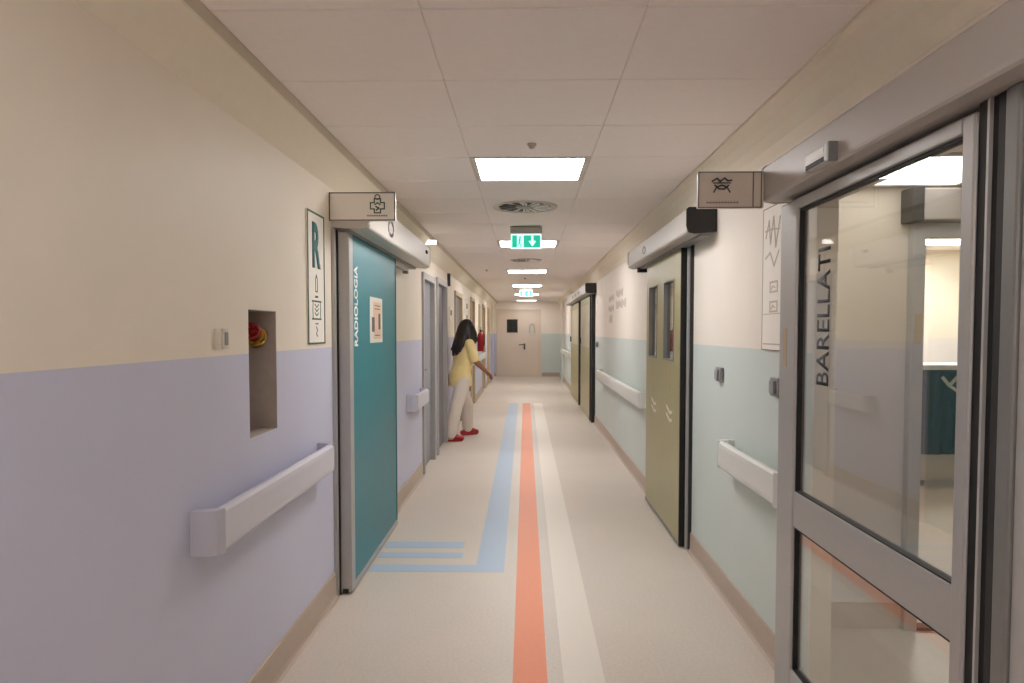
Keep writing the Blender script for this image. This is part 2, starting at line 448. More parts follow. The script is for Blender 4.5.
def exit_sign(y, lab):
    x0, x1, z0, z1 = -.134, .134, 2.140, 2.272
    t = thing('exit_sign', lab, 'exit sign', (0, y, 2.27), 'illuminated exit signs')
    MB().box(x0-.006, x1+.006, y-.03, y+.03, 2.272, H-.004, .012).build('housing', 'greyp', t)
    label(MB().box(x0, x1, y-.005, y+.005, z0, z1, .002, 1).build('panel', 'exitw', t), 'pale glowing rim')
    f = lambda a, b: Vector((a, y-.0052, b)); nn = (0, -1, 0)
    gp = MB(); rect(gp, f, nn, x0+.012, -.080+.0, z0+.013, z1-.013); rect(gp, f, nn, -.022, x1-.010, z0+.013, z1-.013)
    gp.build('green_field', 'exitg', t)
    f2 = lambda a, b: Vector((a, y-.0068, b))
    ar = MB(); ar.poly([f2(*q) for q in [(.046, z1-.018), (.064, z1-.018), (.064, z0+.070), (.088, z0+.070), (.055, z0+.022), (.022, z0+.070), (.046, z0+.070)]], .001, nn)
    ar.build('arrow', 'exitw', t)
    mn = MB(); cx = -.053
    mn.poly([f(cx+.010*math.cos(i*PI/6), z1-.030+.010*math.sin(i*PI/6)) for i in range(12)], .0015, nn)
    stroke(mn, f, nn, [(cx-.002, z1-.044), (cx-.006, z0+.05)], .014)
    stroke(mn, f, nn, [(cx-.006, z0+.05), (cx+.010, z0+.036), (cx+.004, z0+.016)], .008)
    stroke(mn, f, nn, [(cx-.006, z0+.05), (cx-.014, z0+.034), (cx-.022, z0+.034)], .008)
    stroke(mn, f, nn, [(cx-.002, z1-.046), (cx+.014, z1-.060)], .006)
    stroke(mn, f, nn, [(cx-.003, z1-.046), (cx-.017, z1-.056)], .006)
    mn.build('running_figure', 'exitg', t)
exit_sign(6.5, 'nearer green and white illuminated exit sign hanging from the ceiling')
exit_sign(15.5, 'farther green illuminated exit sign hanging near the corridor end')

# ------------------------------------------------------------------ handrails
def handrail(side, y0, y1, lab, m='rail', capm='railcap', z0=.735, z1=.872, prot=.09):
    x = XL if side < 0 else XR; d = -side
    t = thing('handrail', lab, 'handrail', (x, (y0+y1)/2, z0), 'bumper handrails along the walls')
    xo, xi = x+d*prot, x+d*(prot-.042)
    A = lambda u: x+d*u
    prof = [(A(prot-.042), z0+.012), (A(prot-.03), z0+.002), (A(prot-.012), z0), (A(prot-.003), z0+.012), (A(prot), z0+.03), (A(prot), z1-.03),
            (A(prot-.003), z1-.012), (A(prot-.012), z1), (A(prot-.03), z1-.002), (A(prot-.042), z1-.012)]
    MB().prism(prof, 'Y', y0+.05, y1-.05).build('rail', m, t)
    for s_, yy in ((1, y0), (-1, y1)):
        cmb = MB()
        # end return curving back to the wall
        pts = [(A(.001), yy), (A(prot*.55), yy+s_*.004), (A(prot*.86), yy+s_*.018), (A(prot+.001), yy+s_*.049), (A(prot-.043), yy+s_*.049), (A(.03), yy+s_*.03), (A(.001), yy+s_*.03)]
        cmb.prism(pts, 'Z', z0-.001, z1+.001)
        cmb.build('end_cap', capm, t)
    L = y1-y0; nb = max(2, int(round(L/.9)))
    for i in range(nb):
        yb = y0+.13+(L-.26)*i/max(1, nb-1)
        MB().box(min(A(0), A(prot-.035)), max(A(0), A(prot-.035)), yb-.03, yb+.03, z0+.03, z1-.03, .006).build('bracket', 'bracket', t)
    return t
handrail(-1, 2.185, 3.58, 'pale grey handrail on the lilac wall nearest the camera, before the teal door')
handrail(-1, 6.25, 7.05, 'short white handrail stub on the lilac wall just past the teal door', z0=.73, z1=.87)
handrail(-1, 11.75, 13.35, 'white handrail on the left wall beyond the person', 'railw', 'railw', .80, .93)
handrail(-1, 14.5, 17.1, 'far white handrail on the left wall beneath the fire extinguisher', 'railw', 'railw', .80, .93)
handrail(1, 2.86, 3.80, 'short white handrail on the mint wall between glass and olive doors', 'railw', 'railw', .722, .860)
handrail(1, 6.38, 10.3, 'long white handrail on the mint wall beyond the olive door', 'railw', 'railw', .745, .885)
handrail(1, 16.9, 20.7, 'far white handrail on the right wall near the corridor end', 'railw', 'railw', .80, .93)

# ------------------------------------------------------------------ left wall: switches, niche valve, R sign
for y0, y1, m, lab in ((2.385, 2.420, 'switch', 'cream switch plate on the left wall, left of its twin'), (2.440, 2.482, 'switchg', 'greyish switch plate on the left wall beside the bare niche')):
    t = thing('light_switch', lab, 'light switch', (XL, (y0+y1)/2, 1.4), 'switch plates on the left wall')
    MB().box(XL, XL+.009, y0, y1, 1.360, 1.428, .002).build('plate', 'switch', t)
    MB().box(XL+.009, XL+.012, y0+.008, y1-.008, 1.372, 1.416, .001, 1).build('rocker', m, t)
ny = 2.935; nz = 1.405; nx = XL-.062
t = thing('fire_valve', 'red and brass pipe valve inside the bare wall niche', 'valve', (nx, ny, nz))
bv = MB().tube([(nx, NI[1]-.002, nz), (nx, ny+.012, nz), (nx, ny-.02, nz)], [.030, .030, .026], 18)
bv.tube([(nx, ny-.005, nz), (nx+.005, ny-.01, nz-.032), (nx+.01, ny-.014, nz-.044)], [.020, .022, .024], 16)
bv.build('body', 'brass', t, True)
MB().ring((nx+.012, ny-.032, nz-.006), (.35, -1, .1), .033, .006, 24, 8).ring((nx+.012, ny-.034, nz-.03), (0, -.35, 1), .026, .005, 24, 8).build('coupling_ring', 'brass', t, True)
rw = MB().ring((nx-.004, ny-.045, nz+.014), (.5, -1, .15), .028, .008, 24, 8)
for i in range(4):
    a = i*PI/4; d = Vector((math.cos(a)*.85, math.cos(a)*.4, math.sin(a)))*.028
    q = Vector((nx-.004, ny-.045, nz+.014)); rw.tube([q-d, q+d], .005, 8)
rw.ball((nx-.004, ny-.045, nz+.014), .013)
rw.tube([(nx-.004, ny-.045, nz+.014), (nx, ny-.015, nz+.003)], .008, 10)
label(rw.build('handwheel', 'red', t, True), 'red handwheel')

f, u, v, nn = on_left(XL+.006)
t = thing('wall_sign', 'tall white wall sign with a big teal letter R and pictogram', 'sign', (XL, 3.55, 1.36))
MB().box(XL, XL+.006, 3.408, 3.690, 1.357, 1.988, .001, 1).build('plate', 'sign', t)
outline(MB(), f, nn, 3.408, 3.690, 1.357, 1.988, .008, .003).build('border', 'green', t)
text_shape('R', (XL+.0065, 3.485, 1.722), (0, 1, 0), (0, 0, 1), .135, .218, .002, offset=.035).build('letter', 'tealp', t)
ic = MB()
stroke(ic, f, nn, [(3.535, 1.61), (3.535, 1.67), (3.55, 1.69), (3.565, 1.67), (3.565, 1.61), (3.535, 1.61)], .006)
stroke(ic, f, nn, [(3.53, 1.585), (3.57, 1.585)], .01)
for z in (1.563, 1.478): stroke(ic, f, nn, [(3.475, z), (3.625, z)], .008)
for yy in (3.49, 3.61): stroke(ic, f, nn, [(yy, 1.563), (yy-.006 if yy < 3.5 else yy+.006, 1.52), (yy, 1.478)], .005)
for z in (1.54, 1.52, 1.50): stroke(ic, f, nn, [(3.52, z+.008), (3.55, z-.006), (3.58, z+.008)], .005)
stroke(ic, f, nn, [(3.53, 1.455), (3.57, 1.455)], .006); stroke(ic, f, nn, [(3.54, 1.44), (3.56, 1.425), (3.54, 1.405), (3.56, 1.395)], .005)
ic.build('pictogram', 'green', t)

# ------------------------------------------------------------------ sliding doors
def operator(side, y0, y1, z0, z1, depth, lab, near_cap, m='whitep'):
    """overdoor casing of a sliding door: a box with a rounded lower front edge"""
    x = XL if side < 0 else XR; d = -side
    t = thing('door_operator', lab, 'door operator', (x, (y0+y1)/2, z0), 'casings over the sliding doors')
    A = lambda q: x+d*q
    prof = [(A(.002), z0+.012), (A(.05), z0+.006), (A(depth-.045), z0), (A(depth-.008), z0+.003), (A(depth-.002), z0+.009), (A(depth), z0+.018), (A(depth), z1-.012), (A(depth-.012), z1), (A(.002), z1)]
    MB().prism(prof, 'Y', y0+.012, y1-.012).build('casing', m, t)
    prof2 = [(A(.002), z0+.008), (A(depth-.045), z0-.003), (A(depth-.012), z0+.004), (A(depth+.003), z0+.040), (A(depth+.003), z1-.008), (A(depth-.010), z1+.003), (A(.002), z1+.003)]
    MB().prism(prof2, 'Y', y0, y0+.012).build('end_cap', near_cap, t)
    MB().prism(prof2, 'Y', y1-.012, y1).build('end_cap', near_cap, t)
    # track on the underside
    MB().box(min(A(.03), A(.085)), max(A(.03), A(.085)), y0+.03, y1-.03, z0-.012, z0+.02).build('track', 'alud', t)
    return t

# --- teal door (left)
t = operator(-1, 3.855, 6.29, 1.955, 2.135, .20, 'white overdoor casing above the teal door', 'whitep')
f, u, v, nn = on_left(XL+.2005)
em = MB()
cyy, czz = 4.48, 2.04
for k in range(3):
    a0 = k*2*PI/3
    stroke(em, f, nn, [(cyy+  .085*math.cos(a0+i*.26), czz+.042*math.sin(a0+i*.26)) for i in range(7)], .02)
em.build('round_mark', 'inkg', t)
TOP = t
MB().box(XL+.198, XL+.212, 6.02, 6.09, 2.055, 2.08, .004).build('sensor', 'dark', t)
t = thing('sliding_door', 'teal sliding door with vertical white lettering on the left wall', 'door', (-.97, 4.6, .01))
MB().box(-1.0, -.942, 3.90, 5.30, .012, 1.940, .002, 1).build('panel', 'teal', t)
MB().box(-1.004, -.936, 3.892, 3.975, .010, 1.942, .004).build('edge_stile', 'alu', t)
MB().box(-.942, -.937, 3.975, 5.30, .010, .045).build('bottom_rail', 'alu', t)
MB().box(-1.003, -.938, 5.288, 5.312, .010, 1.942, .003).build('edge_stile', 'tealp', t)
MB().box(-.985, -.955, 3.884, 3.893, .008, .03).build('floor_guide', 'black', t)
text_shape('RADIOLOGIA', (-.9418, 4.105, 1.335), (0, 0, 1), (0, -1, 0), .445, .085, .001, offset=.03).build('lettering', 'white', t)
t = thing('door_jamb', 'slim metal jamb with black seal beside the teal door', 'door jamb', (XL, 3.87, 0), 'jambs of the sliding doors')
MB().box(XL, XL+.02, 3.845, 3.875, .0, 1.955, .002, 1).build('profile', 'alu', t)
MB().box(XL, XL+.026, 3.876, 3.892, .0, 1.955).build('seal', 'black', t)
MB().box(-1.0, -.955, 5.33, 5.95, 1.905, 1.943, .003).build('track_cover', 'alul', TOP)
MB().box(-.998, -.958, 5.95, 6.0, 1.885, 1.943, .003).build('track_stop', 'alud', TOP)
# notice taped on the teal leaf
t = thing('paper_notice', 'white printed notice taped to the teal sliding door', 'notice', (-.94, 4.6, 1.35))
MB().box(-.9415, -.9400, 4.42, 4.80, 1.348, 1.628).build('sheet', 'paper', t)
f, u, v, nn = on_left(-.9400)
q = MB(); rect(q, f, nn, 4.52, 4.76, 1.37, 1.60, .0006); q.build('print', 'paperp', t)
q = MB(); rect(q, f, nn, 4.475, 4.55, 1.415, 1.505, .0012); rect(q, f, nn, 4.67, 4.73, 1.43, 1.53, .0012)
for z in (1.575, 1.555, 1.39): rect(q, f, nn, 4.56, 4.72, z, z+.006, .0012)
q.build('dark_marks', 'ink', t)
# flag sign on the casing end
t = thing('projecting_sign', 'white projecting sign with a green cross emblem above the teal door', 'sign', (-.85, 3.835, 1.99))
MB().box(XL, -.676, 3.815, 3.85, 1.990, 2.136, .003).build('board', 'sign', t)
fb = lambda a, b: Vector((a, 3.815, b)); nb = (0, -1, 0)
outline(MB(), fb, nb, XL, -.676, 1.990, 2.136, .006).build('border', 'signedge', t)
cx, cz = -.768, 2.066
q = MB(); s1, s2 = .016, .036
cross = [(-s1, s2), (s1, s2), (s1, s1), (s2, s1), (s2, -s1), (s1, -s1), (s1, -s2), (-s1, -s2), (-s1, -s1), (-s2, -s1), (-s2, s1), (-s1, s1), (-s1, s2)]
stroke(q, fb, nb, [(cx+a, cz+b) for a, b in cross], .006)
stroke(q, fb, nb, [(cx+.013*math.cos(i*PI/6), cz+.045+.012*math.sin(i*PI/6)) for i in range(13)], .005)
stroke(q, fb, nb, [(cx-.014, cz+.006), (cx, cz+.016), (cx+.014, cz+.006)], .006)
stroke(q, fb, nb, [(cx-.008, cz-.004), (cx+.008, cz-.012), (cx-.006, cz-.022)], .007)
q.build('emblem', 'green', t)
q = MB()
for i in range(9): rect(q, fb, nb, cx-.054+i*.012, cx-.054+i*.012+.009, cz-.054, cz-.047)
q.build('caption', 'inkg', t)

# --- olive door (right)
t = operator(1, 4.16, 6.54, 1.968, 2.110, .17, 'grey overdoor casing with black ends above the olive door', 'dark', 'greyp')
fr = lambda y, z: Vector((XR-.1705, y, z)); nr = (-1, 0, 0)
q = MB(); stroke(q, fr, nr, [(5.75, 2.03), (5.70, 2.055), (5.63, 2.06), (5.58, 2.03), (5.63, 2.01), (5.70, 2.015)], .012); q.build('round_mark', 'inkg', t)
MB().box(XR-.10, XR-.02, 6.40, 6.47, 1.93, 1.968, .003).build('end_stop', 'black', t)
t = thing('sliding_door', 'olive sliding door with two narrow windows on the right wall', 'door', (1.02, 5.4, .01))
OX0, OX1 = 1.005, 1.055
wins = [(5.02, 5.385), (5.66, 6.02)]
mb = MB()
segs = [4.80]+[q for w in wins for q in w]+[6.15]
mb.box(OX0, OX1, 4.80, 6.15, .012, 1.212).box(OX0, OX1, 4.80, 6.15, 1.775, 1.954)
for a, b in ((4.80, 5.02), (5.385, 5.66), (6.02, 6.15)): mb.box(OX0, OX1, a, b, 1.212, 1.775)
mb.build('panel', 'olive', t)
for a, b in wins:
    fm = MB()
    for (p, q, r, s_) in ((a, b, 1.212, 1.222), (a, b, 1.765, 1.775), (a, a+.01, 1.222, 1.765), (b-.01, b, 1.222, 1.765)):
        fm.box(OX0-.004, OX1+.004, p, q, r, s_)
    fo = fm.build('window_frame', 'alud', t)
    MB().box(OX0+.02, OX0+.026, a+.01, b-.01, 1.222, 1.765).build('pane', 'paneg', fo)
MB().box(OX0-.003, OX1+.003, 4.785, 4.802, .010, 1.955).build('edge_seal', 'black', t)
MB().box(OX0-.003, OX0, 4.80, 6.15, .010, .03).build('bottom_rail', 'alud', t)
fo_ = lambda y, z: Vector((OX0, y, z))
for yy in (5.80, 5.17):
    q = MB(); stroke(q, fo_, nr, [(yy, 1.175), (yy+.01, 1.10), (yy-.01, 1.02), (yy+.005, .95)], .022)
    label(q.build('faded_mark', 'framet', t), 'faded tan vertical mark')
for yy in (5.78, 5.16):
    for dz in (0, -.055):
        q = MB(); stroke(q, fo_, nr, [(yy+.09, .885+dz), (yy-.02, .85+dz), (yy-.09, .86+dz)], .022)
        label(q.build('pale_mark', 'stripew', t), 'pale slanted sticker')
t = thing('door_jamb', 'slim metal jamb with black seals beside the olive door', 'door jamb', (XR, 4.75, 0), 'jambs of the sliding doors')
MB().box(XR-.035, XR, 4.742, 4.768, 0, 1.968, .002, 1).build('profile', 'alu', t)
MB().box(XR-.03, XR, 4.770, 4.784, 0, 1.968).build('seal', 'black', t)
MB().box(XR-.02, XR, 4.720, 4.741, 0, 1.968).build('seal', 'dark', t)

# --- far pair of sliding leaves (right)
t = operator(1, 11.2, 16.6, 1.995, 2.145, .17, 'far overdoor casing with black ends above the pair of olive doors', 'dark', 'greyp')
for i, yy in enumerate((12.5, 13.3, 14.1)):
    q = MB(); rect(q, fr, nr, yy, yy+.35, 2.05, 2.10); q.build('plate_mark', 'inkg', t)
for (a, b, lab) in ((11.55, 13.55, 'nearer of the two far greenish sliding doors on the right wall'), (14.0, 16.4, 'farther of the two far greenish sliding doors on the right wall')):
    t = thing('sliding_door', lab, 'door', (1.03, (a+b)/2, .01), 'far pair of sliding doors')
    MB().box(1.005, 1.055, a+.05, b, .012, 1.974, .002, 1).build('panel', 'olive', t)
    MB().box(1.0, 1.058, a-.02, a+.05, .010, 1.974).build('edge_seal', 'dark', t)
    MB().box(1.001, 1.005, a+.09, b-.05, 1.15, 1.85).build('upper_panel', 'leafup', t)
    MB().box(.975, 1.005, b-.16, b-.12, 1.19, 1.30, .006).build('handle', 'black', t)
t = thing('door_jamb', 'dark jamb post beside the far olive doors', 'door jamb', (XR, 11.4, 0), 'jambs of the sliding doors')
MB().box(XR-.06, XR, 11.36, 11.44, 0, 1.99, .003).build('profile', 'dark', t)
MB().box(XR-.05, XR, 11.44, 11.50, 0, 1.99).build('seal', 'alud', t)

# --- glass door (right, nearest)
t = operator(1, .25, 2.80, 1.898, 2.034, .186, 'long pale grey overdoor casing above the glass door', 'greyp', 'greyp')
t = thing('motion_sensor', 'small grey motion sensor box on the casing above the glass door', 'sensor', (.884, 2.17, 1.92))
MB().box(.856, .8845, 2.135, 2.305, 1.905, 1.957, .004).build('body', 'alul', t)
MB().box(.8565, .885, 2.125, 2.138, 1.903, 1.959, .002).build('end_cap', 'alud', t)
MB().box(.8545, .857, 2.155, 2.290, 1.908, 1.922).build('lens', 'black', t)
MB().box(.8545, .857, 2.155, 2.290, 1.930, 1.950).build('front_plate', 'whitep', t)

t = thing('projecting_sign', 'grey projecting sign with dark line emblem beside the glass door casing', 'sign', (.75, 2.78, 1.88))
MB().box(.640, .884, 2.775, 2.800, 1.878, 2.012, .003).build('board', 'signg', t)
fb = lambda a, b: Vector((a, 2.775, b))
outline(MB(), fb, nb, .640, .876, 1.878, 2.012, .004).build('border', 'signedge', t)
MB().box(.842, .846, 2.773, 2.775, 1.880, 2.010).build('fold_line', 'signedge', t)
q = MB(); cx, cz = .728, 1.968
stroke(q, fb, nb, [(cx-.036, cz+.008), (cx-.018, cz+.019), (cx-.006, cz+.008), (cx+.010, cz+.020), (cx+.022, cz+.010), (cx+.036, cz+.012)], .006)
stroke(q, fb, nb, [(cx-.032, cz+.002), (cx+.032, cz+.002)], .004)
stroke(q, fb, nb, [(cx-.030, cz-.032), (cx-.020, cz-.014), (cx, cz-.006), (cx+.020, cz-.014), (cx+.030, cz-.032)], .005)
stroke(q, fb, nb, [(cx-.026, cz-.006), (cx-.010, cz-.020), (cx+.010, cz-.020), (cx+.026, cz-.006)], .005)
q.build('emblem', 'ink', t)
q = MB()
for i in range(11): rect(q, fb, nb, .672+i*.011, .672+i*.011+.008, 1.895, 1.901)
q.build('caption', 'inkg', t)

t = thing('sliding_door', 'aluminium framed glass sliding door with vertical dark lettering', 'door', (.97, 2.2, .01))
GX0, GX1 = .948, .992
GY0, GY1 = 1.590, 2.772
GT = 1.884
MB().box(GX0, GX1, GY1-.160, GY1, .01, GT, .006).build('far_stile', 'alu', t)
MB().box(GX0, GX1, GY0, GY0+.048, .01, GT, .006).build('near_stile', 'alu', t)
MB().box(GX0, GX1, GY0+.048, GY1-.160, 1.848, GT, .004).build('top_rail', 'alu', t)
MB().box(GX0, GX1, GY0+.048, GY1-.160, .01, .205, .004).build('bottom_rail', 'alu', t)
MB().box(GX0+.004, GX1-.004, GY0+.048, GY1-.160, .724, .850, .003).build('middle_rail', 'alu', t)
for z0, z1, nm in ((.205, .724, 'lower_pane'), (.850, 1.848, 'upper_pane')):
    p = MB().box(.966, .974, GY0+.046, GY1-.158, z0, z1).build(nm, 'glass', t)
    g_ = MB(); w = .008
    for (a, b, c0, c1) in ((GY0+.048, GY0+.048+w, z0, z1), (GY1-.160-w, GY1-.160, z0, z1), (GY0+.048, GY1-.160, z0, z0+.004), (GY0+.048, GY1-.160, z1-w, z1)):
        g_.box(.958, .982, a, b, c0, c1)
    g_.build('gasket', 'black', p)
text_shape('BARELLATI', (.9655, 2.362, 1.243), (0, 0, 1), (0, 1, 0), .447, .098, .0008, offset=.010).build('lettering', 'inkblue', t)
label(MB().box(GX0-.0012, GX0, 2.690, 2.728, 1.29, 1.43).build('sticker', 'framet', t), 'small tan sticker')
t = thing('door_jamb', 'grey jamb post with black brush seals right of the glass door', 'door jamb', (1.0, 1.5, 0), 'jambs of the sliding doors')
MB().box(.955, 1.06, 1.553, 1.588, 0, 1.898).build('brush_seal', 'black', t)
MB().box(.950, 1.07, 1.545, 1.553, 0, 1.898).build('bead', 'alul', t)
MB().box(.958, 1.07, 1.520, 1.545, 0, 1.898).build('brush_seal', 'black', t)
MB().box(.952, 1.145, 1.490, 1.520, 0, 1.898, .003).build('profile', 'dark', t)
MB().box(.945, 1.145, 1.445, 1.490, 0, 1.898, .006).build('profile', 'alud', t)
MB().box(.955, 1.145, 1.30, 1.445, 0, 1.898, .004).build('cover_profile', 'alul', t)

# ------------------------------------------------------------------ right wall fittings
t = thing('wall_sign', 'tall cream wall plaque with grey marks beside the glass door', 'plaque', (XR, 3.2, 1.335))
MB().box(XR-.006, XR, 3.04, 3.340, 1.335, 1.960, .001, 1).build('plate', 'sign', t)
fp = lambda y, z: Vector((XR-.006, y, z))
outline(MB(), fp, nr, 3.04, 3.340, 1.335, 1.960, .004, .001).build('border', 'inkg', t)
q = MB()
stroke(q, fp, nr, [(3.30, 1.83), (3.26, 1.90), (3.24, 1.80), (3.20, 1.91), (3.17, 1.78), (3.12, 1.90)], .010)
stroke(q, fp, nr, [(3.31, 1.86), (3.22, 1.86), (3.13, 1.85)], .007)
stroke(q, fp, nr, [(3.30, 1.74), (3.24, 1.76), (3.19, 1.70), (3.13, 1.76)], .009)
q.build('line_emblem', 'inkp', t)
q = MB()
for z in (1.585, 1.50):
    outline(q, fp, nr, 3.14, 3.24, z, z+.05, .008)
    stroke(q, fp, nr, [(3.17, z+.02), (3.20, z+.03), (3.22, z+.015)], .006)
rect(q, fp, nr, 3.06, 3.32, 1.492, 1.496); rect(q, fp, nr, 3.06, 3.32, 1.36, 1.366)
q.build('boxes', 'inkp', t)
for y, lab in ((4.035, 'grey push switch box on the mint wall near the olive door'), (3.125, 'grey push switch box on the mint wall near the glass door')):
    t = thing('wall_switch', lab, 'switch', (XR, y, 1.18), 'grey push switches on the mint wall')
    MB().box(XR-.022, XR, y-.05, y+.05, 1.143, 1.222, .005).build('box', 'switchg', t)
    MB().box(XR-.034, XR-.022, y-.028, y+.028, 1.155, 1.210, .004).build('button', 'bracket', t)
t = thing('light_switch', 'small grey switch plate on the mint wall before the far olive doors', 'light switch', (XR, 11.0, 1.2))
MB().box(XR-.02, XR, 10.88, 11.06, 1.18, 1.26, .004).build('plate', 'switchg', t)
MB().box(XR-.026, XR-.02, 10.92, 11.02, 1.195, 1.245, .002).build('rocker', 'ink', t)
# direction board printed on the wall: icons with rows of marks
t = thing('direction_sign', 'faint grey direction sign on the right wall above the far handrail', 'sign', (XR, 8.8, 1.5))
fw = lambda y, z: Vector((XR-.001, y, z))
for (y0, y1, z0, z1, nm) in ((9.0, 9.5, 1.79, 1.87, 'pictogram'), (8.15, 8.75, 1.81, 1.90, 'printed_line'), (9.0, 9.55, 1.66, 1.74, 'pictogram'), (7.9, 8.75, 1.68, 1.775, 'printed_line'), (9.15, 9.45, 1.52, 1.62, 'pictogram')):
    q = MB(); nn_ = max(3, int((y1-y0)/.11)); w = (y1-y0)/nn_
    for i in range(nn_): rect(q, fw, nr, y0+i*w+.008, y0+(i+1)*w-.008, z0+(.02 if i % 3 == 1 else 0), z1-(.02 if i % 2 else 0))
    rect(q, fw, nr, y0, y1, (z0+z1)/2-.012, (z0+z1)/2+.012, .001)
    q.build(nm, 'inkp', t)

# ------------------------------------------------------------------ hinged doors on the left wall
def hinged_door(i, y0, y1, zt, leaf, frame, n_marks=0):
    e_ = bpy.data.objects.new('door_%d' % i, None); COL.objects.link(e_); e_.location = (XL, (y0+y1)/2, 0); e_['kind'] = 'structure'
    fm = MB(); w = .07; xa, xb = XL-.12, XL+.022
    fm.box(xa, xb, y0-w*.5, y0+w*.5, 0, zt+.045, .004).box(xa, xb, y1-w*.5, y1+w*.5, 0, zt+.045, .004).box(xa, xb, y0+w*.5, y1-w*.5, zt-.02, zt+.045, .004)
    fm.build('frame', frame, e_)
    MB().box(XL-.075, XL-.03, y0+.036, y1-.036, .008, zt-.022, .002, 1).build('leaf', leaf, e_)
    h = MB(); yh = y0+.12
    h.box(XL-.03, XL-.024, yh-.02, yh+.02, .93, 1.09, .003).tube([(XL-.026, yh, 1.03), (XL+.012, yh, 1.03), (XL+.012, yh+.11, 1.03)], .008, 10)
    h.build('handle', 'alud', e_)
    return e_
sty = [('doorg', 'dframe'), ('doord', 'dframe'), ('doord', 'framet'), ('doorc', 'framet'), ('doorc', 'framet'), ('doorc', 'framet')]
for i, (a, b, _, zt) in enumerate(hinged): hinged_door(i+1, a, b, zt, *sty[i])
struct(MB().box(XL-LW-.1, XL-LW-.02, 6.9, 21, 0, 2.42), 'wall_left_backing', 'wl')

# end door
ed = bpy.data.objects.new('door_7', None); COL.objects.link(ed); ed.location = (-.23, Y1, 0); ed['kind'] = 'structure'
fm = MB()
fm.box(-.93, -.86, Y1-.02, Y1+.12, 0, 2.11, .004).box(.40, .47, Y1-.02, Y1+.12, 0, 2.11, .004).box(-.86, .40, Y1-.02, Y1+.12, 2.05, 2.11, .004)
fm.build('frame', 'doorc', ed)
MB().box(-.86, .40, Y1+.02, Y1+.07, .006, 2.05, .003).build('leaf', 'doorc', ed)
wf = MB(); wf.box(-.60, -.26, Y1+.008, Y1+.02, 1.37, 1.40).box(-.60, -.26, Y1+.008, Y1+.02, 1.755, 1.785).box(-.60, -.575, Y1+.008, Y1+.02, 1.40, 1.755).box(-.285, -.26, Y1+.008, Y1+.02, 1.40, 1.755)
wfo = wf.build('window_frame', 'dark', ed)
MB().box(-.575, -.285, Y1+.012, Y1+.019, 1.40, 1.755).build('pane', 'darkglass', wfo)
h = MB(); h.box(-.075, -.02, Y1+.01, Y1+.02, .84, 1.03, .004); h.tube([(-.05, Y1+.012, 1.0), (-.05, Y1-.045, 1.0), (-.22, Y1-.045, .99)], .016, 10)
h.build('handle', 'ink', ed)
t = thing('paper_notice', 'small tan notice with an arched figure on the white end door', 'notice', (.19, Y1+.02, 1.26))
MB().box(.075, .30, Y1+.014, Y1+.0195, 1.25, 1.68).build('sheet', 'paper', t)
fe = lambda a, b: Vector((a, Y1+.0138, b)); ne = (0, -1, 0)
q = MB(); stroke(q, fe, ne, [(.12, 1.36), (.12, 1.54), (.15, 1.61), (.19, 1.635), (.23, 1.61), (.26, 1.54), (.26, 1.36)], .03)
q.build('print', 'framet', t)

# fire extinguisher on the left wall
ex, ey = -.925, 15.0
t = thing('fire_extinguisher', 'red fire extinguisher hung on the left wall near the corridor end', 'fire extinguisher', (ex, ey, 1.0))
MB().tube([(ex, ey, 1.005), (ex, ey, 1.02), (ex, ey, 1.33), (ex, ey, 1.375), (ex, ey, 1.40)], [.058, .068, .068, .05, .024], 20).build('cylinder', 'red', t, True)
MB().tube([(ex, ey, 1.40), (ex, ey, 1.44)], .022, 14).box(ex-.012, ex+.012, ey-.09, ey+.03, 1.445, 1.46, .003).box(ex-.012, ex+.012, ey-.09, ey+.02, 1.475, 1.49, .003).build('valve_head', 'ink', t)
MB().tube([(ex, ey-.02, 1.43), (ex+.05, ey-.06, 1.42), (ex+.075, ey-.07, 1.34), (ex+.075, ey-.05, 1.22), (ex+.072, ey-.03, 1.12)], .010, 10).build('hose', 'black', t, True)
MB().box(XL, ex-.06, ey-.03, ey+.03, 1.20, 1.30, .004).build('wall_bracket', 'ink', t)

# small signs on the far left
t = thing('flag_sign', 'dark narrow flag sign sticking out above the grey doors', 'sign', (XL+.06, 9.55, 2.09), None)
MB().box(XL, XL+.04, 9.54, 9.56, 2.0, 2.165, .003).build('plate', 'ink', t)
t = thing('room_sign', 'small plaque on the cream wall between the left grey doors', 'sign', (XL, 9.9, 1.65))
MB().box(XL, XL+.012, 9.78, 10.0, 1.56, 1.74, .003).build('plate', 'sign', t)
MB().box(XL+.012, XL+.014, 9.82, 9.96, 1.63, 1.70).build('print', 'ink', t)
t = thing('room_sign', 'pale sign with two grey marks on the far left wall past the third door', 'sign', (XL, 12.6, 1.6))
MB().box(XL, XL+.012, 12.3, 12.8, 1.50, 1.95, .003).build('plate', 'sign', t)
f, u, v, nn = on_left(XL+.012)
for z in (1.80, 1.60):
    q = MB(); rect(q, f, nn, 12.42, 12.68, z, z+.085); q.build('print', 'inkg', t)
t = thing('room_sign', 'tall tan panel on the far left wall beside the fire extinguisher', 'sign', (XL, 15.9, 1.3))
MB().box(XL, XL+.02, 15.75, 16.1, 1.30, 2.0, .003).build('plate', 'framet', t)
outline(MB(), on_left(XL+.02)[0], (1, 0, 0), 15.78, 16.07, 1.34, 1.96, .02).build('border', 'ink', t)

# emergency lamp on the left cove
t = thing('emergency_lamp', 'small lit emergency lamp on the left cove past the teal door', 'emergency light', (-.96, 7.1, 2.25))
MB().box(-1.03, -.850, 7.03, 7.10, 2.236, 2.296, .005).build('body', 'whitep', t)
MB().box(-1.0, -.856, 7.022, 7.03, 2.242, 2.282, .002).build('lens', 'emer', t)

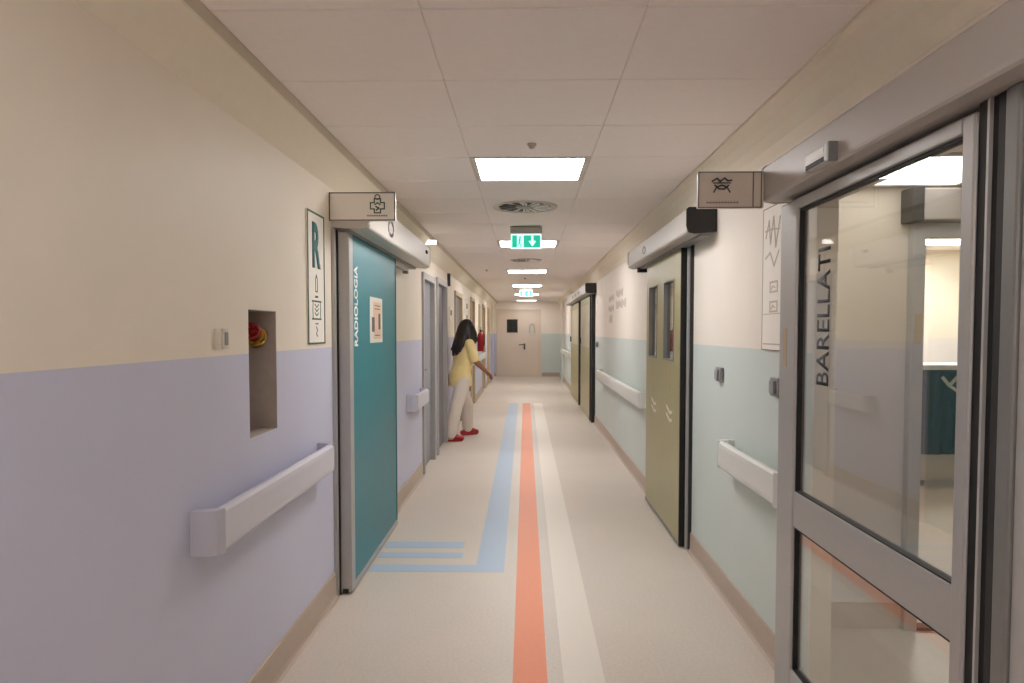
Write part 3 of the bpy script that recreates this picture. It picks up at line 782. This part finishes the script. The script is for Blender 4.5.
# ------------------------------------------------------------------ vestibule behind the glass door
VY = 3.50; VH = 2.10
v_ = MB()
v_.box(XR+WT, 1.79, VY, VY+.12, 0, 2.42).box(1.46, 1.56, VY+.12, 4.0, 0, 2.42)
v_.box(1.79, 2.95, VY, VY+.12, 1.90, 2.42).box(2.70, 2.95, VY, VY+.12, 0, 1.90)
struct(v_, 'wall_vestibule_front', 'wv')
struct(MB().box(2.95, 3.05, -.1, VY+.12, 0, 2.42).box(XR+WT, 3.05, -.2, -.1, 0, 2.42), 'wall_vestibule_side', 'wv')
w_ = MB()
w_.box(2.0, 2.08, 3.9, 8.6, 0, 2.42).box(XR+WT, 2.08, 4.0, 4.12, 0, 2.42)
w_.box(1.56, 1.6, VY+.12, 4.0, 0, 2.42)
struct(w_, 'wall_inner', 'wv')
struct(MB().box(2.0, 5.2, 8.5, 8.6, 0, 2.42).box(5.1, 5.2, 3.4, 8.6, 0, 2.42).box(3.05, 5.2, VY, VY+.12, 0, 2.42), 'wall_far_room', 'wv')
struct(MB().box(XR+WT, 2.0, 7.2, 7.3, 0, 2.42), 'wall_olive_room', 'wv')
struct(MB().box(XR+WT, 2.95, -.1, 4.0, VH, VH+.05), 'ceiling_vestibule', 'tile')
struct(MB().box(1.19, 5.2, 3.62, 8.6, H, H+.05), 'ceiling_far_room', 'tile')
struct(MB().box(XR+WT, 1.79, VY-.012, VY, 0, .12), 'baseboard_vestibule', 'base')
struct(MB().box(XR+.0, XR+WT+.004, 2.745, 2.762, 0, 1.9), 'trim_5', 'stripew')
def room_light(x0, x1, y0, y1, z, m, lab):
    t = thing('ceiling_light', lab, 'ceiling light', ((x0+x1)/2, (y0+y1)/2, z))
    f = MB(); w = .02
    f.box(x0, x1, y0, y0+w, z-.012, z).box(x0, x1, y1-w, y1, z-.012, z).box(x0, x0+w, y0+w, y1-w, z-.012, z).box(x1-w, x1, y0+w, y1-w, z-.012, z)
    f.build('frame', 'whitep', t)
    MB().box(x0+w, x1-w, y0+w, y1-w, z-.009, z-.002).build('diffuser', m, t)
room_light(1.36, 1.985, 2.86, 3.46, VH, 'lampv', 'bright ceiling light seen through the top of the glass door')
room_light(1.45, 2.05, .7, 1.3, VH, 'lampfill', 'added unseen fill light in the glazed vestibule above its near end, out of the picture')  # unseen lamp added to brighten the door reveal behind the glass lettering
room_light(3.95, 4.6, 7.3, 7.9, H, 'lampf', 'small bright ceiling light in the far room behind the glass door')
room_light(1.4, 1.9, 5.3, 5.7, H, 'emer', 'dim ceiling light in the room behind the olive door')
t = thing('door_operator', 'grey casing with dark end over the inner doorway behind the glass', 'door operator', (2.2, VY, 1.92))
MB().box(1.808, 2.80, VY-.10, VY, 1.925, 2.07, .006).build('casing', 'greyp', t)
MB().box(1.752, 1.808, VY-.104, VY, 1.920, 2.074, .003).build('end_cap', 'dark', t)
t = thing('inner_door', 'grey framed glazed inner door seen through the glass sliding door', 'door', (2.2, VY-.05, 0))
MB().box(1.790, 1.850, VY-.045, VY+.03, .0, 1.92, .004).build('stile', 'alul', t)
MB().box(2.66, 2.72, VY-.045, VY+.03, .0, 1.92, .004).build('stile', 'alul', t)
MB().box(1.85, 2.66, VY-.04, VY+.02, 1.85, 1.92, .004).build('top_rail', 'alul', t)
MB().box(1.85, 2.66, VY-.04, VY+.02, .0, .016).build('threshold', 'black', t)
MB().box(1.85, 2.66, VY-.01, VY-.004, .02, 1.85).build('pane', 'glass', t)
MB().box(1.806, 1.836, VY-.047, VY-.045, 1.36, 1.50).build('sticker', 'framet', t)
# trolley with a dark blue drape
t = thing('linen_trolley', 'white topped trolley hung with dark blue cloth behind the glass door', 'trolley', (3.9, 6.9, 0))
MB().box(3.55, 4.35, 6.66, 7.2, 1.07, 1.115, .008).build('top', 'white', t)
MB().box(3.58, 4.32, 6.72, 7.16, .06, 1.07, .004).build('body', 'whitep', t)
for x in (3.63, 4.27):
    for y in (6.77, 7.1):
        MB().tube([(x-.01, y, .035), (x+.01, y, .035)], .034, 14).build('wheel', 'black', t)
dr = MB(); cols = []
for i in range(61):
    x = 3.56+.78*i/60; w = .018*math.sin(i*.9)+.01*math.sin(i*.37+1)
    cols.append([dr.bm.verts.new((x, 6.70-.02+w*(.3+.7*j/10), 1.075-.77*j/10)) for j in range(11)])
for a, b in zip(cols, cols[1:]):
    for j in range(10): dr.bm.faces.new((a[j], b[j], b[j+1], a[j+1]))
d_ = dr.build('drape', 'cloth', t, True); sm = d_.modifiers.new('thickness', 'SOLIDIFY'); sm.thickness = .006
q = MB(); fq = lambda a, b: Vector((a, 6.655, b)); stroke(q, fq, (0, -1, 0), [(3.74, 1.0), (3.80, .93), (3.86, 1.0), (3.93, .95)], .03, .004); stroke(q, fq, (0, -1, 0), [(3.80, .93), (3.90, .86)], .025, .004)
label(q.build('tie_tapes', 'paper', t), 'pale tapes on the cloth')

# ------------------------------------------------------------------ the person
def bake(o, mods):
    """apply a remesh and smoothing so overlapping tapered limbs become one skin"""
    for k, kw in mods:
        md = o.modifiers.new(k, k)
        for a, b in kw.items(): setattr(md, a, b)
    dg = bpy.context.evaluated_depsgraph_get(); dg.update()
    me = bpy.data.meshes.new_from_object(o.evaluated_get(dg))
    o.modifiers.clear(); old = o.data; mt = old.materials[0]
    o.data = me; bpy.data.meshes.remove(old)
    me.materials.clear(); me.materials.append(mt)
    for p in me.polygons: p.use_smooth = True
    return o
def limb(mb, pts, rad, n=14):
    """tapered limb with rounded joints"""
    P = [Vector(p) for p in pts]; pp = []; rr = []
    for i in range(len(P)-1):
        for k in range(6):
            a = k/6; pp.append(P[i].lerp(P[i+1], a)); rr.append(rad[i]*(1-a)+rad[i+1]*a)
    pp.append(P[-1]); rr.append(rad[-1])
    mb.tube(pp, rr, n)
    for p, r in zip(P, rad): mb.ball(p, r*.99, seg=14)
    return mb
def loft(mb, secs, n=20, yaw=0.):
    """closed body from elliptical sections (centre, half-width across, half-depth)"""
    R = Matrix.Rotation(yaw, 3, 'Z'); rings = []
    for (c_, a, b) in secs:
        rings.append([mb.bm.verts.new(Vector(c_)+R @ Vector((b*math.cos(2*PI*k/n), a*math.sin(2*PI*k/n), 0))) for k in range(n)])
    for p, q in zip(rings, rings[1:]):
        for k in range(n): mb.bm.faces.new((p[k], p[(k+1) % n], q[(k+1) % n], q[k]))
    mb.bm.faces.new(rings[0][::-1]); mb.bm.faces.new(rings[-1])
    return mb
YAW = math.radians(34)
W = thing('person', 'person with long dark hair in yellow tunic, white trousers and red clogs, walking', 'person', (-.86, 9.65, 0))
fwd = Vector((math.cos(YAW), math.sin(YAW), 0)); lft = Vector((-math.sin(YAW), math.cos(YAW), 0)); up = Vector((0, 0, 1))
pel = Vector((-.860, 9.62, .80)); che = Vector((-.815, 9.65, 1.14)); nek = Vector((-.795, 9.665, 1.30)); hed = Vector((-.765, 9.685, 1.425))
hipR, hipL = pel-lft*.085, pel+lft*.085
shR, shL = che+up*.105-lft*.155, che+up*.105+lft*.155
kneeR, ankR = Vector((-.905, 9.45, .43)), Vector((-.968, 9.40, .085))
kneeL, ankL = Vector((-.79, 9.84, .44)), Vector((-.80, 9.98, .105))
elbR, wrR = Vector((-.660, 9.50, 1.035)), Vector((-.530, 9.57, .905))
elbL, wrL = Vector((-.86, 9.88, 1.03)), Vector((-.86, 9.97, .84))
b = MB()
loft(b, [(pel-up*.06, .12, .09), (pel+up*.02, .155, .105), (pel+up*.15, .125, .09), (che, .145, .10), (che+up*.09, .15, .085), (che+up*.14, .10, .065), (nek+up*.01, .05, .05)], yaw=YAW)
limb(b, [nek-up*.03, nek+up*.03, hed-up*.05], [.05, .046, .048])
b.ball(hed+up*.012, .1, (.95, .76, 1.14), Matrix.Rotation(YAW, 3, 'Z'), 20)
b.ball(hed+fwd*.035-up*.062, .055, (1.0, .92, .9), Matrix.Rotation(YAW, 3, 'Z'), 14)      # jaw
limb(b, [hed+fwd*.09+up*.012, hed+fwd*.118-up*.022], [.010, .016], 10)                     # nose
b.ball(hed+fwd*.088-up*.056, .018, (.8, 1.3, .6), Matrix.Rotation(YAW, 3, 'Z'), 10)       # mouth
for s_ in (-1, 1): b.ball(hed+lft*.076*s_-fwd*.008-up*.008, .026, (.7, .35, 1.15), Matrix.Rotation(YAW, 3, 'Z'), 10)
for h_, k_, a_ in ((hipR, kneeR, ankR), (hipL, kneeL, ankL)): limb(b, [h_, k_, a_], [.085, .055, .038])
for s_, e_, w_ in ((shR, elbR, wrR), (shL, elbL, wrL)): limb(b, [s_, e_, w_], [.052, .040, .027])
def foot(mb, a, yaw, m=1.0):
    d = Vector((math.cos(yaw), math.sin(yaw), 0))
    limb(mb, [a, a-d*.02-up*.045], [.036*m, .036*m]); limb(mb, [a-d*.02-up*.045, a+d*.08-up*.05, a+d*.13-up*.058], [.034*m, .036*m, .026*m])
fyR, fyL = math.radians(4), math.radians(30)
foot(b, ankR, fyR); foot(b, ankL, fyL)
def hand(mb, w, d, side):
    """palm, four unequal bent fingers and a thumb leaving the side of the palm"""
    d = d.normalized(); s_ = d.cross(up).normalized()*side; n_ = s_.cross(d).normalized()
    if n_.z > 0: n_ = -n_
    p0, p1 = w+d*.01, w+d*.085
    for k in (-1, -.33, .33, 1): limb(mb, [p0+s_*.016*k, p1+s_*.028*k], [.015, .0125], 10)
    for k, L in ((-1, .062), (-.33, .074), (.33, .070), (1, .054)):
        q = p1+s_*.028*k; d1 = (d+n_*.25+s_*.12*k).normalized(); d2 = (d+n_*.7).normalized()
        limb(mb, [q, q+d1*L*.5, q+d1*L*.5+d2*L*.5], [.0105, .0095, .008], 8)
    t0 = w+d*.030-s_*.020; limb(mb, [t0, t0-s_*.030+d*.028+n_*.006, t0-s_*.036+d*.058+n_*.012], [.013, .011, .0085], 8)
hand(b, wrR, wrR-elbR, 1); hand(b, wrL, wrL-elbL, -1)
body = bake(b.build('body', 'skin', W), [('REMESH', dict(mode='VOXEL', voxel_size=.0055)), ('SMOOTH', dict(factor=.5, iterations=3))])
for s_ in (-1, 1):
    MB().ball(hed+fwd*.087+lft*.031*s_+up*.012, .0105).build('eye', 'eye', W, True)
MB().ball(hed+fwd*.103-up*.056, .009, (.6, 2.2, .7), Matrix.Rotation(YAW, 3, 'Z'), 10).build('lips', 'lip', W, True)
# tunic
b = MB()
loft(b, [(pel-up*.10, .185, .145), (pel-up*.02, .185, .142), (pel+up*.09, .165, .125), (pel*.5+che*.5, .16, .12), (che, .172, .128), (che+up*.075, .178, .115), (che+up*.125, .135, .085), (che+up*.155, .075, .065)], 24, YAW)
for s_, e_ in ((shR, elbR), (shL, elbL)):
    d = (e_-s_); limb(b, [s_-d*.05, s_+d*.4, s_+d*.82], [.066, .066, .072], 16)
bake(b.build('tunic', 'tunic', W), [('REMESH', dict(mode='VOXEL', voxel_size=.011)), ('SMOOTH', dict(factor=.5, iterations=4))])
# trousers
b = MB()
loft(b, [(pel-up*.10, .15, .115), (pel-up*.01, .165, .125), (pel+up*.06, .15, .11)], 20, YAW)
limb(b, [hipR-up*.02, kneeR, ankR+up*.005], [.105, .085, .078], 16); limb(b, [hipL-up*.02, kneeL, ankL+up*.005], [.100, .082, .074], 16)
bake(b.build('trousers', 'trouser', W), [('REMESH', dict(mode='VOXEL', voxel_size=.011)), ('SMOOTH', dict(factor=.5, iterations=4))])
# clogs
for a_, yw, lift in ((ankR, fyR, 0), (ankL, fyL, 0)):
    b = MB(); d = Vector((math.cos(yw), math.sin(yw), 0)); g0 = Vector((a_.x, a_.y, 0))
    limb(b, [g0-d*.075+up*.040, g0-d*.02+up*.045, g0+d*.07+up*.052, g0+d*.135+up*.038], [.034, .036, .046, .036], 14)
    limb(b, [g0-d*.08+up*.016, g0+d*.03+up*.016, g0+d*.145+up*.018], [.016, .016, .017], 12)
    s2 = Vector((-d.y, d.x, 0))
    for q in (-1, 1): limb(b, [g0-d*.075+s2*.022*q+up*.014, g0+d*.06+s2*.030*q+up*.014, g0+d*.13+s2*.016*q+up*.016], [.014, .014, .014], 10)
    bake(b.build('clog', 'clog', W), [('REMESH', dict(mode='VOXEL', voxel_size=.006)), ('SMOOTH', dict(factor=.5, iterations=3))])
# long hair: cap plus falling locks down the back
b = MB(); Rz = Matrix.Rotation(YAW, 3, 'Z')
b.ball(hed-fwd*.022+up*.03, .118, (.95, .90, 1.06), Rz, 20)
random.seed(5)
for i in range(26):
    a = -2.2+4.4*i/25                                                # around the back of the head
    dv = -fwd*math.cos(a)+lft*math.sin(a)
    top = hed+dv*.085-fwd*.02+up*.05
    L = .25+.09*math.cos(a)+random.uniform(-.03, .04); k = .12+.05*math.cos(a)
    pts = [top, top+dv*.028-up*.10, top+dv*.045-fwd*.02-up*.2+lft*random.uniform(-.02, .02), top+dv*.05-fwd*(.02+k*.35)-up*L+lft*random.uniform(-.03, .03)]
    limb(b, pts, [.030, .036, .030, .010], 10)
bake(b.build('hair', 'hair', W), [('REMESH', dict(mode='VOXEL', voxel_size=.009)), ('SMOOTH', dict(factor=.5, iterations=2))])
# lanyard tag / pocket pen at the hip
MB().box(-.742, -.728, 9.60, 9.63, .63, .70, .003).build('hanging_tag', 'ink', W)

# ------------------------------------------------------------------ world and view
w = bpy.data.worlds.new('world'); SC.world = w; w.use_nodes = True
w.node_tree.nodes['Background'].inputs[0].default_value = (.5, .5, .5, 1); w.node_tree.nodes['Background'].inputs[1].default_value = .2
SC.view_settings.view_transform = 'Standard'; SC.view_settings.look = 'None'
SC.view_settings.gamma = 1; SC.view_settings.use_curve_mapping = False
SC.view_settings.exposure = 0.41
SC.cycles.use_denoising = True
SC.cycles.max_bounces = 14; SC.cycles.diffuse_bounces = 8; SC.cycles.transparent_max_bounces = 16
SC.cycles.sample_clamp_indirect = 8
for o in bpy.data.objects:
    if '_o' in o: del o['_o']
